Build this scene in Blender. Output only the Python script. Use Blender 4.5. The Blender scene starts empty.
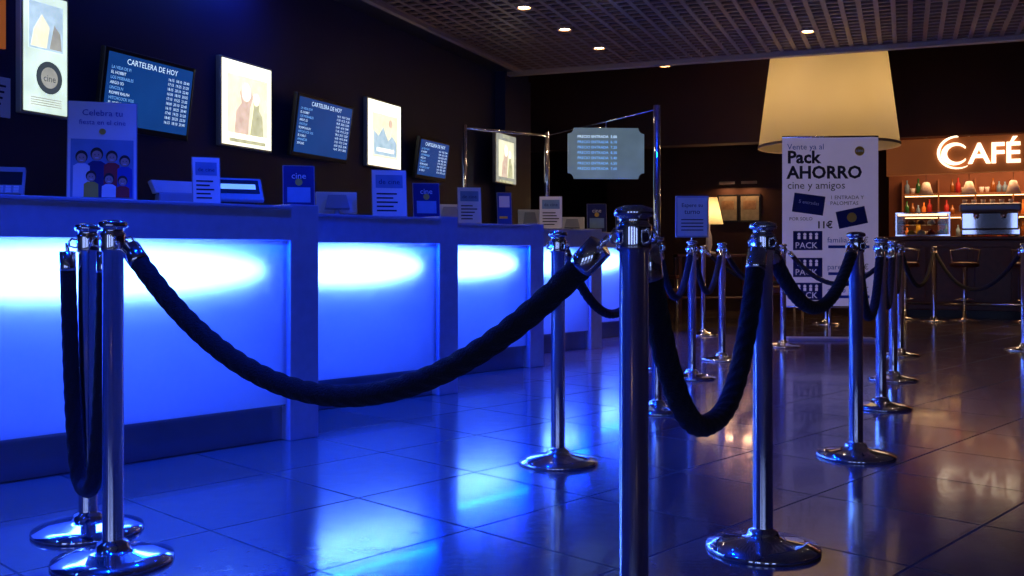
import bpy, bmesh, math, random
from mathutils import Matrix, Vector
random.seed(7)
S=bpy.context.scene
F=1000.0; CH=0.9
# ---------------------------------------------------------------- materials
def mat(name,col,rough=.5,metal=0,em=None,es=0,noise=0,nscale=8,bump=0,bscale=60,spec=None,coat=0,aniso=0,trans=0,sheen=0):
    m=bpy.data.materials.new(name); m.use_nodes=True
    nt=m.node_tree; b=nt.nodes['Principled BSDF']
    c=(col[0],col[1],col[2],1)
    b.inputs['Base Color'].default_value=c
    b.inputs['Roughness'].default_value=rough
    b.inputs['Metallic'].default_value=metal
    if spec is not None: b.inputs['Specular IOR Level'].default_value=spec
    if coat: b.inputs['Coat Weight'].default_value=coat
    if trans: b.inputs['Transmission Weight'].default_value=trans
    if sheen: b.inputs['Sheen Weight'].default_value=sheen
    if em: 
        b.inputs['Emission Color'].default_value=(em[0],em[1],em[2],1); b.inputs['Emission Strength'].default_value=es
    tc=nt.nodes.new('ShaderNodeTexCoord')
    if noise:
        n=nt.nodes.new('ShaderNodeTexNoise'); n.inputs['Scale'].default_value=nscale
        nt.links.new(tc.outputs['Object'],n.inputs['Vector'])
        r=nt.nodes.new('ShaderNodeMix'); r.data_type='RGBA'
        r.inputs[6].default_value=tuple(x*(1-noise) for x in c[:3])+(1,)
        r.inputs[7].default_value=tuple(min(1,x*(1+noise)) for x in c[:3])+(1,)
        nt.links.new(n.outputs['Fac'],r.inputs[0]); nt.links.new(r.outputs[2],b.inputs['Base Color'])
        if em and es:
            r2=nt.nodes.new('ShaderNodeMix'); r2.data_type='RGBA'
            r2.inputs[6].default_value=tuple(x*(1-noise) for x in em)+(1,)
            r2.inputs[7].default_value=tuple(x*(1+noise) for x in em)+(1,)
            nt.links.new(n.outputs['Fac'],r2.inputs[0]); nt.links.new(r2.outputs[2],b.inputs['Emission Color'])
    if bump:
        n2=nt.nodes.new('ShaderNodeTexNoise'); n2.inputs['Scale'].default_value=bscale
        nt.links.new(tc.outputs['Object'],n2.inputs['Vector'])
        bp=nt.nodes.new('ShaderNodeBump'); bp.inputs['Strength'].default_value=bump; bp.inputs['Distance'].default_value=.01
        nt.links.new(n2.outputs['Fac'],bp.inputs['Height']); nt.links.new(bp.outputs[0],b.inputs['Normal'])
    return m
M={}
def chrome():
    m=bpy.data.materials.new('chrome'); m.use_nodes=True; nt=m.node_tree; nt.nodes.clear()
    o=nt.nodes.new('ShaderNodeOutputMaterial'); a=nt.nodes.new('ShaderNodeBsdfGlossy'); b=nt.nodes.new('ShaderNodeBsdfGlossy')
    a.inputs['Roughness'].default_value=.04; b.inputs['Roughness'].default_value=.28
    for q in(a,b): q.inputs['Color'].default_value=(.95,.95,.97,1)
    tc=nt.nodes.new('ShaderNodeTexCoord'); n=nt.nodes.new('ShaderNodeTexNoise'); n.inputs['Scale'].default_value=25
    nt.links.new(tc.outputs['Object'],n.inputs['Vector'])
    mr=nt.nodes.new('ShaderNodeMapRange'); mr.inputs[3].default_value=.08; mr.inputs[4].default_value=.18
    nt.links.new(n.outputs['Fac'],mr.inputs[0])
    x=nt.nodes.new('ShaderNodeMixShader'); nt.links.new(mr.outputs[0],x.inputs[0]); nt.links.new(a.outputs[0],x.inputs[1]); nt.links.new(b.outputs[0],x.inputs[2]); nt.links.new(x.outputs[0],o.inputs[0]); return m
M['chrome']=chrome()
M['steel']=mat('brushed_steel',(.52,.60,.74),.4,.5,noise=.12,nscale=20)
M['steeldark']=mat('plinth_steel',(.22,.25,.33),.35,.6,noise=.1)
M['rope']=mat('velvet_rope',(.005,.006,.012),.8,0,bump=.6,bscale=220,sheen=.06)
M['black']=mat('black_plastic',(.01,.01,.012),.35)
M['greyplastic']=mat('grey_plastic',(.40,.42,.5),.4,noise=.05)
M['wallnavy']=mat('navy_wall_paint',(.016,.02,.085),.5,noise=.2,nscale=2)
M['walldark']=mat('dark_brown_wall',(.07,.028,.018),.6,noise=.2,nscale=1.5)
M['ceil']=mat('dark_ceiling_paint',(.03,.02,.018),.5,noise=.15)
M['soffit']=mat('soffit_paint',(.05,.045,.055),.35,noise=.1)
M['grid']=mat('ceiling_grid_metal',(.40,.23,.15),.4,.1,noise=.1)
M['trim']=mat('ceiling_trim_paint',(.6,.42,.28),.5)
M['white']=mat('white_card',(.85,.85,.88),.5,noise=.04)
M['whitebox']=mat('light_housing_interior',(.25,.27,.32),.7)
M['navyprint']=mat('navy_print',(.01,.02,.14),.45,noise=.2,nscale=15)
M['blueprint']=mat('blue_print',(.02,.07,.4),.45)
M['skyprint']=mat('sky_print',(.2,.35,.55),.45,noise=.3,nscale=9)
M['yellow']=mat('yellow_print',(.8,.5,.05),.5)
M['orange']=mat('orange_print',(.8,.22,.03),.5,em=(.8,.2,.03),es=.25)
M['skin']=mat('skin_print',(.6,.36,.26),.6)
M['hair']=mat('hair_print',(.04,.02,.015),.6)
M['red']=mat('red_print',(.5,.03,.03),.5)
M['boxwhite']=mat('lightbox_sheet',(.8,.8,.7),.4,em=(1.0,.98,.76),es=1.8,noise=.22,nscale=4)
M['boxcool']=mat('lightbox_sheet_cool',(.7,.8,.8),.4,em=(.80,1.0,.85),es=.95,noise=.4,nscale=6)
M['boxlight']=mat('lightbox_art_light',(.7,.68,.5),.5,em=(.98,.92,.62),es=1.2,noise=.3,nscale=14)
M['boxgreen']=mat('lightbox_art_olive',(.5,.5,.3),.5,em=(.62,.60,.36),es=1.0,noise=.5,nscale=18)
M['boxrose']=mat('lightbox_art_rose',(.6,.4,.35),.5,em=(.85,.62,.48),es=1.0,noise=.4,nscale=18)
M['boxblue']=mat('lightbox_art_blue',(.4,.5,.6),.5,em=(.50,.68,.80),es=1.0,noise=.4,nscale=18)
M['boxgrey']=mat('lightbox_art_grey',(.4,.4,.38),.5,em=(.50,.50,.42),es=.75,noise=.4,nscale=12)
M['boxink']=mat('lightbox_art_ink',(.05,.06,.07),.5,em=(.10,.13,.16),es=.5)
M['boxframe']=mat('lightbox_frame',(.6,.55,.38),.3,.5)
M['screen']=mat('screen_blue',(.01,.02,.08),.25,em=(.006,.055,.27),es=.8,noise=.3,nscale=3)
M['screentext']=mat('screen_text',(.5,.6,.8),.5,em=(.6,.8,1.0),es=1.1)
M['screendim']=mat('screen_text_dim',(.2,.4,.7),.5,em=(.2,.5,1.0),es=.9)
M['dimsign']=mat('dim_glass_sign',(.25,.32,.36),.3,em=(.22,.33,.34),es=.35,noise=.3,nscale=5)
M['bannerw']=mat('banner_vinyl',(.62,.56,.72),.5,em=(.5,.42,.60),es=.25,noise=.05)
M['bannerink']=mat('banner_ink',(.02,.02,.04),.6)
M['lampem']=mat('downlight_bulb',(1,.8,.5),.4,em=(1,.72,.38),es=25)
M['cafefascia']=mat('cafe_fascia',(.34,.10,.03),.45,em=(.5,.13,.025),es=.24,noise=.2,nscale=2)
M['cafetext']=mat('cafe_letters',(1,1,.9),.5,em=(1,.80,.52),es=2.2)
M['wood']=mat('dark_wood',(.14,.035,.018),.35,noise=.4,nscale=12)
M['shelf']=mat('shelf_wood',(.28,.11,.05),.5,noise=.2)
M['cafewall']=mat('cafe_wall',(.24,.085,.04),.6,noise=.3,nscale=3)
M['warmem']=mat('warm_lamp',(1,.7,.4),.5,em=(1,.58,.24),es=5.5)
M['bottleg']=mat('green_glass',(.02,.16,.05),.1,spec=.8)
M['bottleb']=mat('amber_glass',(.3,.10,.02),.1,spec=.8)
M['porcelain']=mat('porcelain',(.8,.76,.7),.25)
M['addedglow']=mat('added_panel_glow',(.3,.4,.6),.3,em=(.34,.46,1.0),es=2.0,noise=.2,nscale=1)  # glow of the added panels behind the camera
def translucent(name,col,glossy=.08):
    m=bpy.data.materials.new(name); m.use_nodes=True; nt=m.node_tree; nt.nodes.clear()
    o=nt.nodes.new('ShaderNodeOutputMaterial'); t=nt.nodes.new('ShaderNodeBsdfTranslucent'); d=nt.nodes.new('ShaderNodeBsdfDiffuse')
    g=nt.nodes.new('ShaderNodeBsdfGlossy'); g.inputs['Roughness'].default_value=.15
    tc=nt.nodes.new('ShaderNodeTexCoord'); n=nt.nodes.new('ShaderNodeTexNoise'); n.inputs['Scale'].default_value=3
    mx=nt.nodes.new('ShaderNodeMix'); mx.data_type='RGBA'
    mx.inputs[6].default_value=tuple(c*.94 for c in col)+(1,); mx.inputs[7].default_value=tuple(col)+(1,)
    nt.links.new(tc.outputs['Object'],n.inputs['Vector']); nt.links.new(n.outputs['Fac'],mx.inputs[0])
    nt.links.new(mx.outputs[2],t.inputs[0]); d.inputs[0].default_value=tuple(col)+(1,)
    a=nt.nodes.new('ShaderNodeMixShader'); a.inputs[0].default_value=.25
    nt.links.new(t.outputs[0],a.inputs[1]); nt.links.new(d.outputs[0],a.inputs[2])
    b=nt.nodes.new('ShaderNodeMixShader'); b.inputs[0].default_value=glossy
    nt.links.new(a.outputs[0],b.inputs[1]); nt.links.new(g.outputs[0],b.inputs[2]); nt.links.new(b.outputs[0],o.inputs[0])
    return m
M['frost']=translucent('frosted_panel',(.9,.92,.95),.04)
M['shade']=translucent('lampshade_fabric',(.72,.60,.38),0)
def glass(name):
    m=bpy.data.materials.new(name); m.use_nodes=True; nt=m.node_tree; nt.nodes.clear()
    o=nt.nodes.new('ShaderNodeOutputMaterial'); t=nt.nodes.new('ShaderNodeBsdfTransparent'); t.inputs[0].default_value=(.9,.93,.95,1)
    g=nt.nodes.new('ShaderNodeBsdfGlossy'); g.inputs['Roughness'].default_value=.03
    f=nt.nodes.new('ShaderNodeFresnel'); f.inputs[0].default_value=1.45
    b=nt.nodes.new('ShaderNodeMixShader'); nt.links.new(f.outputs[0],b.inputs[0])
    nt.links.new(t.outputs[0],b.inputs[1]); nt.links.new(g.outputs[0],b.inputs[2]); nt.links.new(b.outputs[0],o.inputs[0]); return m
M['glass']=glass('clear_glass')
# floor tiles
def floormat():
    m=bpy.data.materials.new('polished_floor_tiles'); m.use_nodes=True; nt=m.node_tree; b=nt.nodes['Principled BSDF']
    tc=nt.nodes.new('ShaderNodeTexCoord'); mp=nt.nodes.new('ShaderNodeMapping')
    mp.inputs['Rotation'].default_value=(0,0,-math.radians(46.4)); mp.inputs['Location'].default_value=(.12,-2.355+2.4,0)
    nt.links.new(tc.outputs['Object'],mp.inputs[0])
    br=nt.nodes.new('ShaderNodeTexBrick'); br.offset=0; br.squash=1
    br.inputs['Scale'].default_value=1; br.inputs['Brick Width'].default_value=.6; br.inputs['Row Height'].default_value=.6
    br.inputs['Mortar Size'].default_value=.005; br.inputs['Mortar Smooth'].default_value=.2
    br.inputs['Color1'].default_value=(.18,.125,.11,1); br.inputs['Color2'].default_value=(.23,.17,.155,1); br.inputs['Mortar'].default_value=(.006,.005,.005,1)
    nt.links.new(mp.outputs[0],br.inputs[0])
    n=nt.nodes.new('ShaderNodeTexNoise'); n.inputs['Scale'].default_value=14; n.inputs['Detail'].default_value=8
    nt.links.new(tc.outputs['Object'],n.inputs['Vector'])
    mx=nt.nodes.new('ShaderNodeMix'); mx.data_type='RGBA'; mx.blend_type='MULTIPLY'; mx.inputs[0].default_value=.5
    nt.links.new(br.outputs['Color'],mx.inputs[6]); nt.links.new(n.outputs['Fac'],mx.inputs[7]); nt.links.new(mx.outputs[2],b.inputs['Base Color'])
    mr=nt.nodes.new('ShaderNodeMapRange'); mr.inputs[3].default_value=.11; mr.inputs[4].default_value=.22
    nt.links.new(n.outputs['Fac'],mr.inputs[0])
    ad=nt.nodes.new('ShaderNodeMath'); ad.operation='MULTIPLY_ADD'; ad.inputs[1].default_value=.6
    nt.links.new(br.outputs['Fac'],ad.inputs[0]); nt.links.new(mr.outputs[0],ad.inputs[2]); nt.links.new(ad.outputs[0],b.inputs['Roughness'])
    n3=nt.nodes.new('ShaderNodeTexNoise'); n3.inputs['Scale'].default_value=35; nt.links.new(tc.outputs['Object'],n3.inputs['Vector'])
    bp=nt.nodes.new('ShaderNodeBump'); bp.inputs['Strength'].default_value=.8; bp.inputs['Distance'].default_value=.004; bp.invert=True
    nt.links.new(br.outputs['Fac'],bp.inputs['Height'])
    bp2=nt.nodes.new('ShaderNodeBump'); bp2.inputs['Strength'].default_value=.10; bp2.inputs['Distance'].default_value=.004
    nt.links.new(n3.outputs['Fac'],bp2.inputs['Height']); nt.links.new(bp.outputs[0],bp2.inputs['Normal']); nt.links.new(bp2.outputs[0],b.inputs['Normal'])
    b.inputs['Specular IOR Level'].default_value=.85
    b.inputs['Coat Weight'].default_value=.25; b.inputs['Coat Roughness'].default_value=.05
    return m
M['floor']=floormat()
# ---------------------------------------------------------------- builder
class B:
    def __init__(s,name): s.name=name; s.bm=bmesh.new(); s.m=[]
    def mi(s,k):
        if k not in s.m: s.m.append(k)
        return s.m.index(k)
    def raw(s,vs,fs,k,smooth=False,X=None):
        X=X or Matrix(); i=s.mi(k); bv=[s.bm.verts.new(X@Vector(v)) for v in vs]
        for f in fs:
            try:
                q=s.bm.faces.new([bv[a] for a in f]); q.material_index=i; q.smooth=smooth
            except ValueError: pass
    def box(s,x0,x1,y0,y1,z0,z1,k,X=None):
        vs=[(x,y,z) for x in(x0,x1) for y in(y0,y1) for z in(z0,z1)]
        s.raw(vs,[(0,1,3,2),(4,6,7,5),(0,4,5,1),(2,3,7,6),(0,2,6,4),(1,5,7,3)],k,False,X)
    def bbox(s,x0,x1,y0,y1,z0,z1,k,r=.004,X=None):
        t=bmesh.new(); bmesh.ops.create_cube(t,size=1)
        for v in t.verts: v.co=Vector(((x0+x1)/2+v.co.x*(x1-x0),(y0+y1)/2+v.co.y*(y1-y0),(z0+z1)/2+v.co.z*(z1-z0)))
        bmesh.ops.bevel(t,geom=t.edges[:],offset=r,segments=2,affect='EDGES',profile=.5)
        t.verts.ensure_lookup_table(); t.verts.index_update()
        s.raw([v.co.copy() for v in t.verts],[[v.index for v in f.verts] for f in t.faces],k,False,X); t.free()
    def lathe(s,prof,k,cx=0,cy=0,seg=32,X=None,cap=True):
        vs=[];fs=[]
        for r,z in prof:
            for i in range(seg):
                a=2*math.pi*i/seg; vs.append((cx+r*math.cos(a),cy+r*math.sin(a),z))
        for j in range(len(prof)-1):
            for i in range(seg):
                n=(i+1)%seg; fs.append((j*seg+i,j*seg+n,(j+1)*seg+n,(j+1)*seg+i))
        if cap: fs.append(tuple(range(seg))[::-1]); fs.append(tuple((len(prof)-1)*seg+i for i in range(seg)))
        s.raw(vs,fs,k,True,X)
    def tube(s,pts,r,k,seg=10,lobe=0,twist=0,cap=True,X=None):
        pts=[Vector(p) for p in pts]; vs=[];fs=[];L=0
        up=Vector((0,0,1)); t0=(pts[1]-pts[0]).normalized()
        nrm=t0.cross(up)
        if nrm.length<.01: nrm=Vector((1,0,0))
        nrm.normalize()
        for j,p in enumerate(pts):
            t=(pts[min(j+1,len(pts)-1)]-pts[max(j-1,0)]).normalized()
            nrm=(nrm-t*nrm.dot(t)).normalized(); bn=t.cross(nrm)
            if j: L+=(p-pts[j-1]).length
            for i in range(seg):
                a=2*math.pi*i/seg; rr=r*(1+lobe*abs(math.sin(2*(a-twist*L)))) if lobe else r
                vs.append(p+nrm*(rr*math.cos(a))+bn*(rr*math.sin(a)))
        for j in range(len(pts)-1):
            for i in range(seg):
                n=(i+1)%seg; fs.append((j*seg+i,j*seg+n,(j+1)*seg+n,(j+1)*seg+i))
        if cap: fs.append(tuple(range(seg))[::-1]); fs.append(tuple((len(pts)-1)*seg+i for i in range(seg)))
        s.raw(vs,fs,k,True,X)
    def disc(s,cx,cz,r,y,k,sx=1,sz=1,seg=24,X=None):
        s.raw([(cx+r*sx*math.cos(2*math.pi*i/seg),y,cz+r*sz*math.sin(2*math.pi*i/seg)) for i in range(seg)],[tuple(range(seg))],k,False,X)
    def prism(s,pts,y0,y1,k,X=None):
        n=len(pts); vs=[(a,y0,b) for a,b in pts]+[(a,y1,b) for a,b in pts]
        fs=[tuple(range(n)),tuple(range(2*n-1,n-1,-1))]+[(i,i+n,(i+1)%n+n,(i+1)%n) for i in range(n)]
        s.raw(vs,fs,k,False,X)
    def text(s,txt,x,z,size,k,y=-.002,align='LEFT',ext=0,X=None,sx=1,bold=0):
        cu=bpy.data.curves.new('t','FONT'); cu.body=txt; cu.size=size; cu.align_x=align; cu.extrude=ext; cu.offset=bold; cu.resolution_u=2
        o=bpy.data.objects.new('t',cu); me=o.to_mesh()
        R=Matrix.Translation((x,y,z))@Matrix.Rotation(math.pi/2,4,'X')@Matrix.Diagonal((sx,1,1,1))
        if X: R=X@R
        s.raw([v.co.copy() for v in me.vertices],[list(p.vertices) for p in me.polygons],k,False,R)
        o.to_mesh_clear(); bpy.data.objects.remove(o); bpy.data.curves.remove(cu)
    def done(s,loc=(0,0,0),rz=0,parent=None):
        me=bpy.data.meshes.new(s.name); s.bm.to_mesh(me); s.bm.free()
        for k in s.m: me.materials.append(M[k])
        o=bpy.data.objects.new(s.name,me); S.collection.objects.link(o)
        o.location=loc; o.rotation_euler=(0,0,rz)
        if parent: o.parent=parent
        return o
def light(name,kind,loc,energy,col,parent=None,rot=(0,0,0),**kw):
    l=bpy.data.lights.new(name,kind); l.energy=energy; l.color=col
    for a,b in kw.items(): setattr(l,a,b)
    o=bpy.data.objects.new(name,l); S.collection.objects.link(o); o.location=loc; o.rotation_euler=rot
    if parent: o.parent=parent
    return o
# frames
TH=math.radians(68.54); w=Vector((math.cos(TH),math.sin(TH))); r=Vector((w.y,-w.x)); RR=TH-math.pi/2
def UV(u,v,z=0): p=w*u+r*v; return (p.x,p.y,z)
A1=math.atan2(.725,.69); d1=Vector((math.cos(A1),math.sin(A1))); n1=Vector((-d1.y,d1.x))
def PX(px,sc): Y=F/sc; return ((px-512)/F*Y,Y)
# ---------------------------------------------------------------- room
U0,U1,V0,V1=-5,18.5,-4.19,9
def rm(name,u0,u1,v0,v1,z0,z1,k):
    b=B(name); b.box(v0,v1,u0,u1,z0,z1,k); return b.done((0,0,0),RR)
fl=B('floor')
c=[Vector(UV(U0-.2,V0-8)),Vector(UV(U0-.2,V1+.2)),Vector(UV(U1+.2,V1+.2)),Vector(UV(U1+.2,V0-8))]
fl.raw([tuple(p) for p in c]+[(p.x,p.y,-.1) for p in c],[(0,1,2,3),(7,6,5,4),(0,4,5,1),(1,5,6,2),(2,6,7,3),(3,7,4,0)],'floor'); fl.done()
rm('wall_left',U0,11.2,V0-.2,V0,0,4,'wallnavy')
rm('wall_left_return',11.0,11.2,V0-5,V0-.2,0,4,'walldark')
rm('wall_back',U1,U1+.2,V0-7,V1,0,4,'walldark')
rm('wall_right',U0,U1,V1,V1+.2,0,4,'walldark')
rm('wall_rear',U0-.2,U0,V0-.2,V1,0,4,'walldark')
rm('ceiling',U0,U1+.2,V0-7,V1+.2,4,4.1,'ceil')
rm('ceiling_soffit',U0,10.25,V0,-3.9,2.9,3.3,'soffit')
rm('ceiling_plenum',U0,10.2,-3.9,V1,3.25,3.3,'ceil')
rm('trim_1',10.2,10.3,V0,V1,2.86,3.3,'trim')
rm('trim_2',U0,10.2,-3.93,-3.88,2.87,2.95,'trim')
rm('pilaster_wall',10.15,10.95,V0,V0+.12,0,2.9,'wallnavy')
g=B('ceiling_grid'); c_=.13
v=-3.86
while v<V1: g.box(v-.019,v+.019,-1,10.2,2.9,2.918,'grid'); v+=c_
u=-1
while u<10.2: g.box(-3.88,V1,u-.019,u+.019,2.901,2.917,'grid'); u+=c_
g.done((0,0,0),RR)
# glowing panels added behind the camera, for chrome streaks and soft fill
for k in range(4):
    b=B('added_glow_panel_%d'%(k+1)); x0=-3.4+k*2.2
    b.box(x0+.05,x0+1.15,.0,.02,.25,2.55,'addedglow'); 
    for a in((x0,x0+.05),(x0+1.15,x0+1.2),(x0+.58,x0+.62)): b.box(a[0],a[1],0,.06,.2,2.6,'black')
    b.box(x0,x0+1.2,0,.06,.2,.25,'black'); b.box(x0,x0+1.2,0,.06,2.55,2.6,'black')
    b.done(UV(U0+.001,0,0),RR)
rm('bulkhead_beam',13.2,13.5,V0-6,-.4,2.35,4,'walldark')
rm('partition_wall',16.0,16.2,-4.6,-.9,0,4,'walldark')
# ---------------------------------------------------------------- counters
R0=Vector((-.975,4.95)); STEP=Vector((.605,1.55))
def counter(i,L):
    b=B('ticket_counter'); D=.6
    b.bbox(-L,0,.04,D,0,.165,'steeldark',.003)
    b.box(-L+.01,-.165,.0,.012,.175,.965,'frost')
    b.box(-L+.01,-.165,.33,.35,.175,.965,'whitebox')
    b.box(-L,-L+.02,.0,.33,.165,.965,'whitebox')
    b.box(-.185,-.165,.012,.33,.165,.965,'whitebox')
    b.box(-L+.02,-.185,.02,.33,.160,.172,'whitebox')
    b.bbox(-L,-.16,-.035,D,.965,1.115,'steel',.004)
    b.bbox(-L,-.16,-.05,D+.02,1.115,1.13,'steel',.003)
    b.bbox(-.165,0,-.03,D,.0,1.14,'steel',.004)
    b.box(-L,-.165,.58,.6,.165,.965,'steeldark')
    p=R0+STEP*i
    o=b.done((p.x,p.y,0),A1)
    cx=-.165-(L-.2)/2
    light('counter_lamp','AREA',(cx-.02,.045,.825),9.5*(L-.4),(.20,.48,1),o,(math.radians(-90),0,0),shape='ELLIPSE',size=L-.40,size_y=.21)
    light('counter_led_sheet','AREA',(cx,.31,.57),5.5*(L-.2),(.009,.045,1),o,(math.radians(-90),0,0),shape='RECTANGLE',size=L-.3,size_y=.7)
    light('added_floor_fill','AREA',(cx,-.026,.962),26.0*(L-.2),(.0,.035,1),o,(math.radians(-30),0,0),shape='RECTANGLE',size=L-.25,size_y=.012)  # added blue strip, put in to brighten floor and posts
    return o
for i in range(5): counter(i,2.12 if i==0 else 1.54)
def at(px,i,b_):
    k=(px-512)/F; p=R0+STEP*i+n1*b_
    t=(p.x-k*p.y)/(d1.x-k*d1.y); q=p-d1*t; return q
def stand(px,i,b_,x0,x1,y0,y1,style,name,tilt=-10,face=None):
    q=at(px,i,b_); s=F/q.y; wd=(x1-x0)/s; h=(y1-y0)/s; 
    b=B(name); X=Matrix.Rotation(math.radians(tilt),4,'X')
    b.box(-wd/2,wd/2,.0,.004,0,h,{'navy':'navyprint','blue':'blueprint'}.get(style,'white'),X)
    b.bbox(-wd/2-.004,wd/2+.004,.005,.009,.002,h+.004,'greyplastic',.001,X)
    b.box(-wd/2,wd/2,-.03,.09,0,.006,'greyplastic')
    if style=='leaf':
        b.box(-wd*.4,wd*.4,-.002,0,h*.62,h*.9,'skyprint',X)
        b.text('de cine',0,h*.70,wd*.22,'navyprint',-.004,'CENTER',X=X)
        for k in range(5): b.box(-wd*.38,wd*random.uniform(.1,.38),-.002,0,h*(.12+.09*k),h*(.15+.09*k),'bannerink',X)
    if style=='navy':
        b.box(-wd*.38,wd*.38,-.002,0,h*.15,h*.5,'skyprint',X); b.text('cine',0,h*.7,wd*.3,'white',-.004,'CENTER',X=X)
        b.disc(0,h*.62,wd*.12,-.003,'yellow',X=X)
    if style=='blue':
        b.box(-wd*.38,wd*.38,-.002,0,h*.55,h*.9,'white',X); b.box(-wd*.38,wd*.2,-.002,0,h*.2,h*.27,'yellow',X)
    if style=='family':
        b.box(-wd*.46,wd*.46,-.002,0,h*.03,h*.62,'skyprint',X)
        b.text('Celebra tu',0,h*.86,wd*.14,'blueprint',-.004,'CENTER',X=X); b.text('fiesta en el cine',0,h*.77,wd*.11,'blueprint',-.004,'CENTER',X=X)
        b.disc(-wd*.0,h*.70,wd*.05,-.004,'yellow',X=X)
        for hx,hz,sc,kk in((-.30,.43,1.1,'white'),(-.08,.46,1.15,'navyprint'),(.14,.44,1.05,'red'),(.33,.40,1,'blueprint'),(-.16,.24,.95,'yellow'),(.1,.22,.95,'white'),(.30,.2,.9,'red')):
            rr=wd*.075*sc; cx=wd*hx; cz=h*hz
            b.prism([(cx-rr*1.5,h*.04),(cx+rr*1.5,h*.04),(cx+rr*1.45,cz-rr*1.6),(cx+rr*.7,cz-rr*1.1),(cx-rr*.7,cz-rr*1.1),(cx-rr*1.45,cz-rr*1.6)],-.0035-.001*(1-hz),-.002,kk,X)
            b.disc(cx,cz+rr*.2,rr*1.08,-.0046-.001*(1-hz),'hair',sz=1.15,X=X); b.disc(cx,cz-rr*.1,rr*.85,-.0050-.001*(1-hz),'skin',sz=1.1,X=X)
            yy=-.0054-.001*(1-hz)
            for ex in(-.32,.32): b.disc(cx+rr*ex,cz+rr*.05,rr*.1,yy,'hair',seg=8,X=X)
            b.box(cx-rr*.3,cx+rr*.3,yy,yy+.0001,cz-rr*.6,cz-rr*.48,'white',X)
    b.done((q.x,q.y,1.1325),A1 if face is None else face)
stand(102,0,.24,70,134,104,207,'family','family_party_poster_stand',face=math.radians(20))
stand(207,0,.14,193,219,158,206,'leaf','leaflet_holder',face=math.radians(25))
stand(299,0,.22,284,314,164,208,'navy','navy_leaflet_holder',face=math.radians(15))
stand(390,1,.14,373,407,170,218,'leaf','leaflet_holder',face=math.radians(15))
stand(427,1,.18,414,440,182,218,'navy','navy_leaflet_holder',face=math.radians(15))
stand(470,2,.14,459,482,186,223,'leaf','leaflet_holder',face=math.radians(10))
stand(505,2,.20,498,512,190,223,'blue','blue_leaflet_holder',face=math.radians(10))
stand(551,3,.10,541,563,195,228,'leaf','leaflet_holder',face=0)
stand(597,4,.10,588,607,200,229,'navy','navy_leaflet_holder',face=0)
stand(622,4,.10,616,628,206,229,'blue','blue_leaflet_holder',face=0)
def pos(px,i,b_,sc=1,face=None):
    q=at(px,i,b_); b=B('ticket_sales_terminal')
    b.bbox(-.2*sc,.02*sc,-.09,.10,0,.055*sc,'greyplastic',.01)
    b.prism([(-.21*sc,.055*sc),(.02*sc,.055*sc),(-.01*sc,.10*sc),(-.23*sc,.105*sc)],-.08,.09,'white')
    X=Matrix.Translation((.12*sc,-.04,.03))@Matrix.Rotation(math.radians(-40),4,'X')
    b.bbox(-.09*sc,.12*sc,-.012,.012,0,.13*sc,'greyplastic',.006,X)
    b.box(-.075*sc,.105*sc,-.014,-.0121,.035*sc,.115*sc,'black',X)
    b.box(-.06*sc,.09*sc,-.0145,-.0141,.06*sc,.09*sc,'screendim',X)
    b.box(.05*sc,.21*sc,-.04,.10,0,.02,'black')
    b.done((q.x,q.y,1.1325),math.radians(25) if face is None else face)
pos(206,0,.38,1.15)
q=at(8,0,.3)
b=B('card_reader'); X=Matrix.Translation((0,0,.012))@Matrix.Rotation(math.radians(-35),4,'X')
b.bbox(-.09,.06,-.01,.02,0,.15,'greyplastic',.006,X); b.box(-.08,.05,-.012,-.0101,.05,.12,'black',X); b.box(-.07,.05,-.02,.1,0,.02,'black')
for a in range(4):
    for c2 in range(3): b.box(-.07+.03*a,-.05+.03*a,-.014,-.01,.008+.013*c2,.017+.013*c2,'white',X)
b.done((q.x,q.y,1.1325),math.radians(20))
def pcmon(px,i,b_,wd,h,face):
    q=at(px,i,b_); b=B('desktop_monitor')
    b.lathe([(.0,0),(.09,0),(.09,.008),(.02,.015),(.015,.05)],'greyplastic',seg=20,cap=False)
    X=Matrix.Rotation(math.radians(-14),4,'X')
    b.bbox(-wd/2,wd/2,0,.03,.03,h,'white',.006,X)
    b.prism([(-wd*.3,.05),(wd*.3,.05),(wd*.22,h*.8),(-wd*.22,h*.8)],-.04,0,'greyplastic',X)
    b.box(-wd*.46,wd*.46,.030,.032,.045,h-.02,'black',X)
    b.done((q.x,q.y,1.1325),face)
pcmon(337,1,.42,.26,.17,math.radians(15)); pcmon(450,2,.44,.24,.17,math.radians(15)); pcmon(572,4,.42,.28,.18,0); pcmon(530,3,.42,.22,.2,.1)
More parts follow.
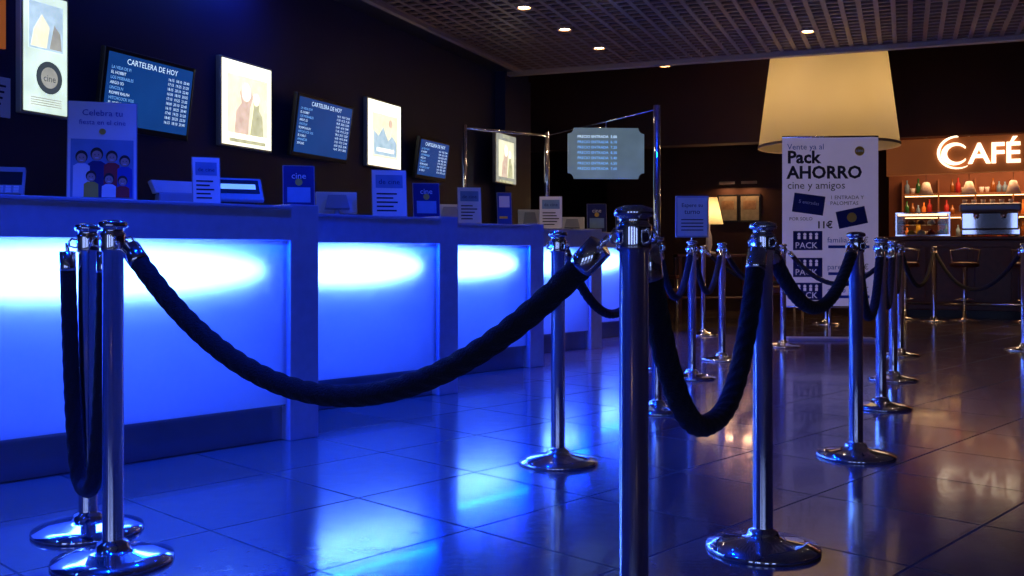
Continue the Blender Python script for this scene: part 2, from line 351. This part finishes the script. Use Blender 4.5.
# ---------------------------------------------------------------- wall signs (face -y, x along wall)
def wpos(Y,z,off=0):
    p=Vector((-4.5+.393*Y,Y))+r*off; return (p.x,p.y,z)
def lightbox(Y,wd,h,z,sheet,art,off=.001):
    b=B('poster_lightbox')
    b.bbox(-wd/2,wd/2,-.04,0,-h/2,h/2,'boxframe',.006)
    b.box(-wd/2+.015,wd/2-.015,-.043,-.0405,-h/2+.015,h/2-.015,sheet)
    y=-.045
    if art==0:
        b.disc(.02,-.12,.085,y,'boxink',sx=1); b.disc(.02,-.12,.055,y-.001,'boxgrey'); b.text('cine',.02,-.14,.05,'boxink',y-.002,'CENTER')
        b.box(-.11,.11,y,y+.001,.02,.26,'boxblue')
        b.prism([(-.10,.03),(.0,.03),(.02,.14),(-.03,.20),(-.08,.12)],y-.002,y-.001,'boxlight')
        b.prism([(.02,.03),(.10,.03),(.09,.12),(.05,.16)],y-.002,y-.001,'boxgrey')
        for k in range(4): b.box(-.1,.1,y,y+.001,-.27+.012*k,-.265+.012*k,'boxgrey')
    if art==1:
        b.box(-.22,.22,y,y+.001,-.20,.19,'boxlight')
        b.prism([(-.15,-.20),(.0,-.20),(.02,-.02),(.06,.06),(.02,.13),(-.05,.14),(-.09,.08),(-.07,.01),(-.13,-.05)],y-.002,y-.001,'boxrose')
        b.prism([(.02,-.20),(.17,-.20),(.16,-.06),(.12,-.02),(.13,.05),(.09,.09),(.05,.05),(.06,-.01)],y-.003,y-.002,'boxgreen')
        b.disc(-.02,.085,.05,y-.004,'boxwhite',sz=1.2); b.disc(.09,.05,.035,y-.004,'boxwhite',sz=1.2)
        b.box(-.2,.2,y,y+.001,-.26,-.235,'boxgreen'); b.text('ESTRENO',0,.22,.05,'boxgreen',y,'CENTER')
    if art==2:
        b.box(-.22,.22,y,y+.001,-.2,.17,'boxlight'); b.text('PROXIMAMENTE',0,.2,.04,'boxgreen',y,'CENTER')
        b.prism([(-.20,-.18),(.20,-.18),(.2,-.06),(.12,.0),(.05,-.05),(-.04,.06),(-.12,-.02),(-.2,.02)],y-.002,y-.001,'boxblue')
        b.disc(.09,.10,.035,y-.002,'boxrose'); b.box(-.15,.15,y-.003,y-.002,-.15,-.12,'boxwhite')
    b.done(wpos(Y,z,off),TH)
lightbox(5.20,.31,.64,1.935,'boxcool',0); lightbox(6.79,.57,.59,1.905,'boxwhite',1); lightbox(8.58,.60,.58,1.92,'boxwhite',2); lightbox(10.9,.60,.55,1.93,'boxgrey',1,.125)
def tv(Y,wd,h,z,n=10):
    b=B('wall_monitor'); X=Matrix.Rotation(math.radians(8),4,'X')
    b.box(-.1,.1,-.08,0,-.08,.1,'black')
    X=Matrix.Translation((0,-.07,0))@X
    b.bbox(-wd/2,wd/2,-.04,0,-h/2,h/2,'black',.008,X)
    b.box(-wd/2+.025,wd/2-.025,-.043,-.0405,-h/2+.035,h/2-.025,'screen',X)
    b.text('CARTELERA DE HOY',0,h/2-.075,.045,'screentext',-.045,'CENTER',X=X)
    ws=['LA VIDA DE PI','EL HOBBIT','LOS MISERABLES','ARGO 3D','LINCOLN','ROMPE RALPH','HITCHCOCK VOS','EL VUELO','AMANECER','SKYLINE']
    for k in range(n):
        z0=h/2-.085-.028*(k+1)
        if z0<-h/2+.05: break
        b.text(ws[k%10],-wd/2+.05,z0,.024,'screentext' if k%2 else 'screendim',-.045,X=X)
        b.text('%d:%02d  %d:%02d  %d:%02d'%(16+k%3,random.choice([0,15,30,45]),18+k%3,random.choice([10,25]),20+k%3,random.choice([5,20,40])),wd/2-.05,z0,.024,'screentext',-.045,'RIGHT',X=X)
    b.done(wpos(Y,z,.001),TH)
tv(5.84,.74,.45,1.82); tv(7.58,.78,.46,1.84); tv(9.33,.64,.38,1.78)
b=B('orange_poster'); b.bbox(-.16,.16,-.02,0,-.17,.17,'orange',.003); b.box(-.12,.12,-.022,-.021,-.12,.02,'white'); b.text('-50%',0,.05,.1,'white',-.022,'CENTER'); b.done(wpos(4.84,2.09,.001),TH)
b=B('paper_notice'); b.bbox(-.13,.13,-.012,0,-.1,.1,'white',.002)
for k in range(5): b.box(-.1,.06+.01*k,-.014,-.0125,-.07+.03*k,-.06+.03*k,'bannerink')
b.done(wpos(4.90,1.68,.001),TH)
# ---------------------------------------------------------------- stanchions
def stanchion(px,sc,seg=48,sign=False):
    x,y=PX(px,sc); b=B('rope_stanchion')
    b.lathe([(0,0),(.17,0),(.172,.006),(.170,.014),(.12,.026),(.07,.034),(.05,.040),(.046,.052),(.042,.060),(.031,.064),(.030,.07),(.030,.905),(.035,.908),(.036,.915),(.036,.955),(.035,.960),(.030,.963),(.030,.975),(.040,.978),(.041,.985),(.038,.993),(.02,.999),(0,1.0)],'chrome',seg=seg,cap=False)
    for a in range(4):
        t=a*math.pi/2+.5
        pts=[(.034*math.cos(t),.034*math.sin(t),.945),(.048*math.cos(t),.048*math.sin(t),.95),(.056*math.cos(t),.056*math.sin(t),.94),(.055*math.cos(t),.055*math.sin(t),.925),(.036*math.cos(t),.036*math.sin(t),.92)]
        b.tube(pts,.0035,'chrome',6)
    if sign:
        b.tube([(0,0,.995),(0,0,1.03)],.008,'chrome',8)
        b.bbox(-.12,.12,-.008,.008,1.02,1.32,'greyplastic',.003); b.box(-.108,.108,-.01,-.0085,1.032,1.308,'white')
        b.text('Espere su',0,1.24,.04,'bannerink',-.011,'CENTER'); b.text('turno',0,1.19,.05,'bannerink',-.011,'CENTER')
        for k in range(4): b.box(-.08,.08,-.011,-.0102,1.07+.025*k,1.077+.025*k,'bannerink')
    b.done((x,y,0)); return Vector((x,y))
P={}
for k,px,sc in (('A1',113,342),('A2',88,308),('B',634,490),('C',763,328),('D',856,225),('D2',881,171),('E',558,232),('N',657,175),('G',722,118),('H',703,90),('I',783,103),('J',826,78),('K',893,140),('K2',900,113),('L',934,75),('Q',1024,107)):
    P[k]=stanchion(px,sc)
P['F']=stanchion(692,138,sign=True)
def rope(a,b_,low,p=2.0,R=.021,ea=None,eb=None,side=0):
    a=P[a];c=P[b_]; d=(c-a).normalized()
    s=a+d*.058 if ea is None else a+Vector(ea); e=c-d*.058 if eb is None else c+Vector(eb)
    z0=.935; N=int(max(40,((e-s).length+1)*110)); pts=[]
    for j in range(N+1):
        t=j/N; q=2*t-1
        xx=math.copysign(abs(q)**(1 if p<=2.2 else .8),q)
        pos_=(s+e)/2+(e-s)/2*xx; z=low+(z0-low)*abs(xx)**p
        pts.append(Vector((pos_.x,pos_.y,z)))
    o=B('velvet_rope'); 
    acc=0;i0=0
    while acc<.075: acc+=(pts[i0+1]-pts[i0]).length; i0+=1
    acc=0;i1=len(pts)-1
    while acc<.075: acc+=(pts[i1]-pts[i1-1]).length; i1-=1
    o.tube(pts[i0:i1+1],R*.97,'rope',24,lobe=.13,twist=30)
    o.tube([pts[0]+(pts[i0]-pts[0])*.35,pts[i0],pts[i0]+(pts[i0]-pts[0])*.15],R*1.12,'chrome',16)
    o.tube([pts[-1]+(pts[i1]-pts[-1])*.35,pts[i1],pts[i1]+(pts[i1]-pts[-1])*.15],R*1.12,'chrome',16)
    o.tube([pts[0],pts[0]+(pts[i0]-pts[0])*.4],.007,'chrome',8); o.tube([pts[-1],pts[-1]+(pts[i1]-pts[-1])*.4],.007,'chrome',8)
    o.done()
rope('A1','B',.55,2.0,.026)
rope('A2','A1',.17,3.2,.023,ea=(-.058,-.02),eb=(-.045,.06))
rope('B','C',.47,2.5,.026)
rope('C','D',.70,2.0,.023); rope('D','D2',.58,2.3,.022); rope('D2','K',.56,2.2,.021); rope('K','K2',.6,2.2,.02)
rope('E','N',.60); rope('N','F',.62); rope('F','G',.60); rope('G','I',.66); rope('H','J',.55) ; rope('I','K2',.62) ; rope('K2','L',.55); rope('L','Q',.50)
# ---------------------------------------------------------------- glass screen with poles and hung sign
g=B('glass_screen_frame'); pa=Vector((-.418,8.9)); pb=at(547,3,.28); pc=Vector((1.122,7.74)); zt=2.05
g.tube([(pa.x,pa.y,0),(pa.x,pa.y,zt)],.02,'chrome',12); g.tube([(pb.x,pb.y,1.132),(pb.x,pb.y,zt)],.025,'chrome',12); g.tube([(pc.x,pc.y,0),(pc.x,pc.y,zt)],.028,'chrome',12)
g.lathe([(0,0),(.13,0),(.13,.01),(.03,.02)],'chrome',pc.x,pc.y,cap=False)
g.tube([(pa.x,pa.y,zt-.03),(pb.x,pb.y,zt-.03)],.015,'chrome',8); g.tube([(pb.x,pb.y,zt-.03),(pc.x,pc.y,zt-.03)],.006,'chrome',8)
g.raw([(pa.x,pa.y,1.2),(pb.x,pb.y,1.2),(pb.x,pb.y,zt-.05),(pa.x,pa.y,zt-.05)],[(0,1,2,3)],'glass')
g.done()
b=B('hanging_information_sign'); W2,H2,c3=.325,.215,.05
pts=[]
for sx,sz in((-1,-1),(1,-1),(1,1),(-1,1)):
    cx,cz=sx*W2,sz*H2
    arr=[(cx-sx*c3*math.sin(a),cz-sz*c3*math.cos(a)) for a in [i*math.pi/2/6 for i in range(7)]]
    if not sx*sz>0: arr=arr[::-1]
    pts+= arr
b.prism(pts,-.01,.01,'dimsign')
for k in range(7): 
    b.text('PRECIO ENTRADA  %d,%d0'%(5+k%4,k),-W2+.08,.13-.045*k,.032,'screentext' if k==0 else 'screendim',-.012)
b.tube([(0,0,.2),(0,0,.264)],.005,'chrome',6); b.tube([(-.1,0,.215),(.1,0,.215)],.005,'chrome',6)
kx=(606-512)/F; dd=pc-pb; t_=(kx*pb.y-pb.x)/(dd.x-kx*dd.y); m_=pb+dd*t_
b.done((m_.x,m_.y,1.75),math.radians(4))
# ---------------------------------------------------------------- banner
bx,by=PX(830,96); b=B('promotional_banner')
W3=.49; zb,ztp=.35,2.12
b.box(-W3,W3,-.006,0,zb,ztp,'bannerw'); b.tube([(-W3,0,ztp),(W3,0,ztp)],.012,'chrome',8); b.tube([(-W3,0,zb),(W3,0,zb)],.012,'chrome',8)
b.tube([(0,.02,0.02),(0,.02,ztp)],.012,'chrome',8); b.bbox(-.45,.45,-.1,.12,0,.03,'greyplastic',.006); b.tube([(0,.02,.02),(0,.02,zb)],.015,'chrome',8)
b.text('Vente ya al',-.44,1.99,.085,'blueprint',-.008); b.text('Pack',-.44,1.85,.18,'bannerink',-.008,bold=.006); b.text('AHORRO',-.44,1.69,.18,'bannerink',-.008,bold=.006); b.text('cine y amigos',-.44,1.58,.11,'bannerink',-.008)
b.disc(.30,1.97,.05,-.008,'yellow'); b.text('cine',.30,1.96,.05,'white',-.009,'CENTER')
X=Matrix.Translation((-.22,0,1.42))@Matrix.Rotation(math.radians(8),4,'Y'); b.box(-.16,.16,-.009,-.007,-.10,.10,'navyprint',X); b.text('5 entradas',0,0,.05,'white',-.011,'CENTER',X=X)
X=Matrix.Translation((.22,0,1.28))@Matrix.Rotation(math.radians(-12),4,'Y'); b.box(-.15,.15,-.009,-.007,-.09,.09,'navyprint',X); b.disc(0,0,.05,-.011,'yellow',X=X)
b.text('1 ENTRADA Y',-.0,1.47,.055,'bannerink',-.008); b.text('PALOMITAS',.0,1.41,.055,'bannerink',-.008); b.text('11€',-.14,1.17,.10,'bannerink',-.008,bold=.003)
b.text('POR SOLO',-.42,1.25,.05,'bannerink',-.008)
for (za,zc,tx_,pr) in((.94,1.14,'familia','22€'),(.66,.86,'pareja','14€'),(.42,.6,'grupo','30€')):
    b.box(-.38,-.08,-.009,-.007,za,zc,'navyprint'); b.text('PACK',-.36,za+.02,.09,'bannerw',-.011)
    for hx in(-.32,-.26,-.20,-.14): b.disc(hx,zc-.035,.016,-.011,'bannerw',seg=12); b.box(hx-.014,hx+.014,-.011,-.0095,zc-.085,zc-.052,'bannerw')
    b.text(tx_,-.03,za+.08,.08,'blueprint',-.008); b.text(pr,.26,za+.08,.08,'bannerink',-.008); b.box(-.02,.40,-.009,-.007,za+.02,za+.05,'blueprint')
b.done((bx,by,0),math.radians(-4))
# ---------------------------------------------------------------- big lampshade
lx,ly=PX(828,88); b=B('giant_pendant_lampshade')
seg=64
b.lathe([(.77,2.12),(.765,2.15),(.60,3.45)],'shade',seg=seg,cap=False); b.lathe([(.775,2.11),(.775,2.14),(.77,2.14)],'trim',seg=seg,cap=False)
b.tube([(0,0,3.0),(0,0,4.0)],.02,'black',8); b.lathe([(0,2.95),(.05,2.96),(.05,3.05),(0,3.06)],'black',seg=16,cap=False)
for a in range(3):
    t=a*2*math.pi/3+.4; b.tube([(0,0,3.4),(.605*math.cos(t),.605*math.sin(t),3.42)],.01,'black',6)
    b.tube([(0,0,3.0),(.2*math.cos(t),.2*math.sin(t),2.75)],.008,'black',6)
    b.lathe([(0,2.66),(.04,2.68),(.05,2.72),(.03,2.77),(0,2.78)],'lampem',.2*math.cos(t),.2*math.sin(t),seg=16,cap=False)
o=b.done((lx,ly,0))
light('pendant_bulb','POINT',(0,0,2.6),13.5,(1,.66,.30),o,shadow_soft_size=.12)
# ---------------------------------------------------------------- recessed downlights
def downlight(x,y,z=2.898,e=18,col=(1,.58,.32),ang=80,name='recessed_downlight',k='lampem'):
    b=B(name); b.lathe([(.055,-.005),(.07,-.004),(.07,.0),(.065,.05),(.05,.05)],'trim',seg=20,cap=False)
    b.lathe([(0,.004),(.048,.004),(.048,.03)],k,seg=16,cap=False)
    o=b.done((x,y,z-.002))
    light('downlight_spot','SPOT',(0,0,-.02),e,col,o,spot_size=math.radians(ang),spot_blend=.7,shadow_soft_size=.05)
for x,y in((.097,8.1),(.47,8.89),(.845,9.7),(2.65,8.97),(1.62,10.6),(3.4,6.5),(4.4,8.2)): downlight(x,y)
for uu,vv in((4.5,3.6),(-1.5,-.8),(-2.0,2.5),(-3.5,.5)): x,y,_=UV(uu,vv); downlight(x,y,e=9,ang=130)
M['addedblue']=mat('added_blue_glow',(.1,.2,1),.4,em=(.03,.15,1),es=12)
for uu,vv,ee in((.2,-2.3,150),(2.2,-2.4,190),(3.8,-2.2,190),(5.4,-2.0,150),(7.0,-1.7,110)): x,y,_=UV(uu,vv); downlight(x,y,e=ee,col=(.0,.04,1),ang=98,name='added_blue_spot',k='addedblue')  # unseen blue spots added to turn floor and counters blue
# ---------------------------------------------------------------- cafe
cu,cv=15.5,-.25
def C(b): return b.done(UV(cu,cv,0),RR)
b=B('cafe_bar_counter'); 
b.bbox(0,5,0,.55,.1,1.10,'wood',.01); b.box(.02,5,.05,.5,0,.1,'black'); b.bbox(-.05,5,-.08,.62,1.10,1.15,'wood',.01)
for k in range(9): b.bbox(.06+.55*k,.53+.55*k,-.02,0,.2,1.0,'wood',.008)
b.tube([(0,-.12,.2),(5,-.12,.2)],.02,'chrome',8)
C(b)
b=B('cafe_sign_fascia')
b.prism([(0,2.03),(5,2.10),(5,2.60),(0,2.53)],-.1,.1,'cafefascia')
b.text('AFÉ',1.08,2.17,.40,'cafetext',-.12,ext=.015,bold=.008)
def arc(b,cx,cz,R1,R2,a0,a1,off,k,y0=-.135,y1=-.1):
    o_=[];i_=[]
    for j in range(25):
        t=math.radians(a0+(a1-a0)*j/24); o_.append((cx+R1*math.cos(t),cz+R1*math.sin(t)*.9)); i_.append((cx+off+R2*math.cos(t),cz+R2*math.sin(t)*.9))
    for j in range(24): b.prism([o_[j],o_[j+1],i_[j+1],i_[j]],y0,y1,k)
arc(b,.90,2.31,.175,.13,35,325,.03,'cafetext')
arc(b,.93,2.33,.26,.24,90,300,.02,'cafetext')
C(b)
b=B('cafe_back_shelving')
b.box(0,5,2.3,2.4,0,3.2,'cafewall')
for z in(1.15,1.5,1.85): b.bbox(.2,4.6,2.0,2.3,z,z+.03,'shelf',.004)
b.bbox(0.1,4.8,1.9,2.3,0,.95,'wood',.01)
for k in range(9): b.box(.2+.54*k,.225+.54*k,2.0,2.3,.95,2.1,'shelf')
for z in(1.49,1.84): b.box(.25,4.5,2.02,2.05,z-.012,z,'warmem')
C(b)
b=B('cafe_bottles_and_cups')
for z in(1.182,1.532,1.882):
    x=.28
    while x<4.5:
        if random.random()<.92:
            kk=random.choice(['bottleg','bottleb','white','porcelain','red','bottleb','yellow','orange','skyprint']); hh=random.uniform(.14,.27); rr=random.uniform(.03,.04)
            if (x-.2)%.54>.05 and (x-.2)%.54<.50:
                if kk in('porcelain','white'): b.lathe([(0,z),(rr*.7,z),(rr*1.15,z+.09),(rr*1.05,z+.09),(rr*.6,z+.01)],kk,x,2.12,seg=12,cap=False)
                else: b.lathe([(0,z),(rr,z),(rr,z+hh*.6),(rr*.35,z+hh*.75),(rr*.35,z+hh),(0,z+hh)],kk,x,2.12,seg=12,cap=False)
        x+=.085
C(b)
b=B('espresso_machine'); b.bbox(1.0,1.75,.1,.5,1.17,1.25,'chrome',.01); b.bbox(1.0,1.75,.28,.5,1.25,1.5,'chrome',.02); b.bbox(.98,1.77,.1,.5,1.5,1.62,'steeldark',.03)
for k in range(2): b.lathe([(.03,1.42),(.035,1.44),(.035,1.5)],'chrome',1.2+.35*k,.2,seg=14); b.tube([(1.2+.35*k,.2,1.43),(1.2+.35*k,.04,1.41)],.012,'black',8)
for k in range(6): b.lathe([(.0,1.62),(.025,1.62),(.035,1.68),(.03,1.68)],'porcelain',1.05+.12*k,.3,seg=12,cap=False)
for k in range(4): b.lathe([(0,1.151),(.02,1.151),(.02,1.17),(0,1.17)],'black',1.03+(.69 if k%2 else 0),.13+(.3 if k>1 else 0),seg=8,cap=False)
C(b)
b=B('glass_display_case'); b.box(.12,.85,.1,.5,1.16,1.18,'chrome'); 
b.box(.12,.85,.1,.5,1.48,1.50,'chrome'); b.box(.12,.85,.1,.104,1.18,1.48,'glass')
for xx in(.12,.83): b.box(xx,xx+.02,.1,.5,1.18,1.48,'chrome')
b.box(.14,.83,.14,.48,1.32,1.33,'glass'); b.box(.15,.82,.44,.46,1.465,1.478,'warmem')
for zz in(1.18,1.33):
    for k in range(5): b.lathe([(0,zz),(.05,zz),(.06,zz+.03),(.03,zz+.07),(0,zz+.075)],random.choice(['yellow','red','porcelain','shelf']),.2+.135*k,.28,seg=12,cap=False)
C(b)
def stool(u_,v_):
    b=B('bar_stool'); b.lathe([(0,0),(.2,0),(.2,.01),(.05,.03),(.025,.05),(.025,.7),(.06,.72)],'chrome',seg=24,cap=False)
    b.lathe([(0,.72),(.17,.72),(.185,.74),(.185,.77),(.16,.79),(0,.795)],'wood',seg=24,cap=False)
    b.tube([(.14*math.cos(t*math.pi/8),.14*math.sin(t*math.pi/8),.28) for t in range(17)],.01,'chrome',6)
    for t in range(3): a=t*2.09; b.tube([(.02*math.cos(a),.02*math.sin(a),.28),(.14*math.cos(a),.14*math.sin(a),.28)],.008,'chrome',6)
    b.tube([(-.16,.10,.78),(-.18,.14,.95),(0,.2,.98),(.18,.14,.95),(.16,.10,.78)],.012,'chrome',6)
    b.done(UV(u_,v_),RR+math.pi)
stool(14.9,.0); stool(14.9,.75); stool(14.9,1.5)
rm('wall_cafe_side',15.4,18.5,-.9,-.7,0,4,'walldark')
rm('wall_cafe_upper',15.65,15.8,-.9,6,2.6,4,'walldark')
rm('ceiling_cafe',15.8,18.5,-.7,6,2.75,2.8,'cafewall')
for k in range(3):
    b=B('cafe_pendant_lamp'); b.lathe([(.03,.2),(.05,.19),(.11,.0),(.105,0),(.045,.18)],'porcelain',seg=20,cap=False); b.lathe([(0,.02),(.035,.04),(.03,.1),(0,.11)],'warmem',seg=14,cap=False); b.tube([(0,0,.2),(0,0,.95)],.004,'black',6)
    x,y,_=UV(16.6,.3+k*.6); b.done((x,y,1.8))
x,y,_=UV(16.7,1.3); light('cafe_ceiling_light','AREA',(x,y,2.7),66,(1,.50,.22),None,shape='RECTANGLE',size=2.6,size_y=.8)
# ---------------------------------------------------------------- lounge
tx,ty=PX(712,74); b=B('console_table'); b.bbox(-.5,.5,-.2,.2,.86,.9,'wood',.006)
for sx in(-.46,.46):
    for sy in(-.16,.16): b.box(sx-.02,sx+.02,sy-.02,sy+.02,0,.86,'wood')
b.bbox(-.48,.48,-.18,.18,.3,.32,'wood',.004); b.done((tx,ty,0))
b=B('table_lamp'); b.lathe([(0,0),(.09,0),(.09,.02),(.025,.04),(.045,.12),(.04,.24),(.015,.32),(.015,.40)],'porcelain',seg=20,cap=False)
b.lathe([(.19,.40),(.11,.76)],'shade',seg=32,cap=False); b.lathe([(0,.47),(.05,.50),(.05,.58),(0,.62)],'lampem',seg=12,cap=False)
o=b.done((tx-.04,ty,.902)); light('table_lamp_bulb','POINT',(0,0,.55),20,(1,.56,.26),o,shadow_soft_size=.06)
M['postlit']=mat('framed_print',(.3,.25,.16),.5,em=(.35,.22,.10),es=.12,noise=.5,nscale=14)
M['postink']=mat('framed_print_art',(.35,.22,.12),.5,noise=.5,nscale=20)
for px in(728,750):
    x=(px-512)/F
    b=B('framed_wall_poster'); b.bbox(-.17,.17,-.02,0,-.22,.22,'black',.004); b.box(-.14,.14,-.022,-.021,-.19,.19,'postlit'); b.box(-.1,.1,-.024,-.0225,-.02,.12,'postink')
    Y=(16.0)/(w.x*x+w.y); b.done((x*Y-w.x*.002,Y-w.y*.002,1.62),RR)
    b=B('added_wall_light'); b.bbox(-.12,.12,-.12,-.08,-.02,.02,'trim',.004); b.tube([(0,-.1,0),(0,0,0)],.008,'trim',6)  # added warm lamp, put in to warm the dark far wall
    o=b.done((x*Y-w.x*.002,Y-w.y*.002,2.02),RR); light('added_warm_lamp','AREA',(0,-.1,-.025),3,(1,.5,.22),o,(math.radians(-25),0,0),shape='RECTANGLE',size=.2,size_y=.03)
def chair(px,sc,rz):
    x,y=PX(px,sc); b=B('lounge_chair')
    b.bbox(-.28,.28,-.28,.28,.34,.46,'wood',.03); b.bbox(-.28,.28,.2,.3,.40,.86,'wood',.03); 
    for sx in(-.25,.25):
        b.bbox(sx-.03,sx+.03,-.26,.26,.58,.63,'wood',.01)
        for sy in(-.24,.24): b.tube([(sx,sy,0),(sx,sy,.6)],.018,'chrome',8)
    b.done((x,y,0),rz)
chair(650,78,.4); chair(780,72,-.5)
# ---------------------------------------------------------------- unseen blue washes added under the soffit to tint wall and counters
for k in range(3):
    u_=1.0+k*2.2; b=B('added_wash_box'); b.bbox(-.3,.3,-.05,.05,-.05,0,'black',.006)
    x,y,_=UV(u_,-4.0); o=b.done((x,y,2.899),TH)
    light('added_blue_wash','AREA',(0,0,-.055),6,(.03,.12,1),o,(math.radians(15),0,0),shape='RECTANGLE',size=.55,size_y=.06)
wd_=bpy.data.worlds.new('hall'); S.world=wd_; wd_.use_nodes=True; wd_.node_tree.nodes['Background'].inputs[0].default_value=(.02,.02,.04,1); wd_.node_tree.nodes['Background'].inputs[1].default_value=.3
c=bpy.data.cameras.new('camera'); c.sensor_width=36; c.lens=36*F/1024; c.shift_y=-34/1024; c.clip_end=60
co=bpy.data.objects.new('camera',c); S.collection.objects.link(co); co.location=(0,0,CH); co.rotation_euler=(math.pi/2,0,0); S.camera=co
S.view_settings.view_transform='Standard'
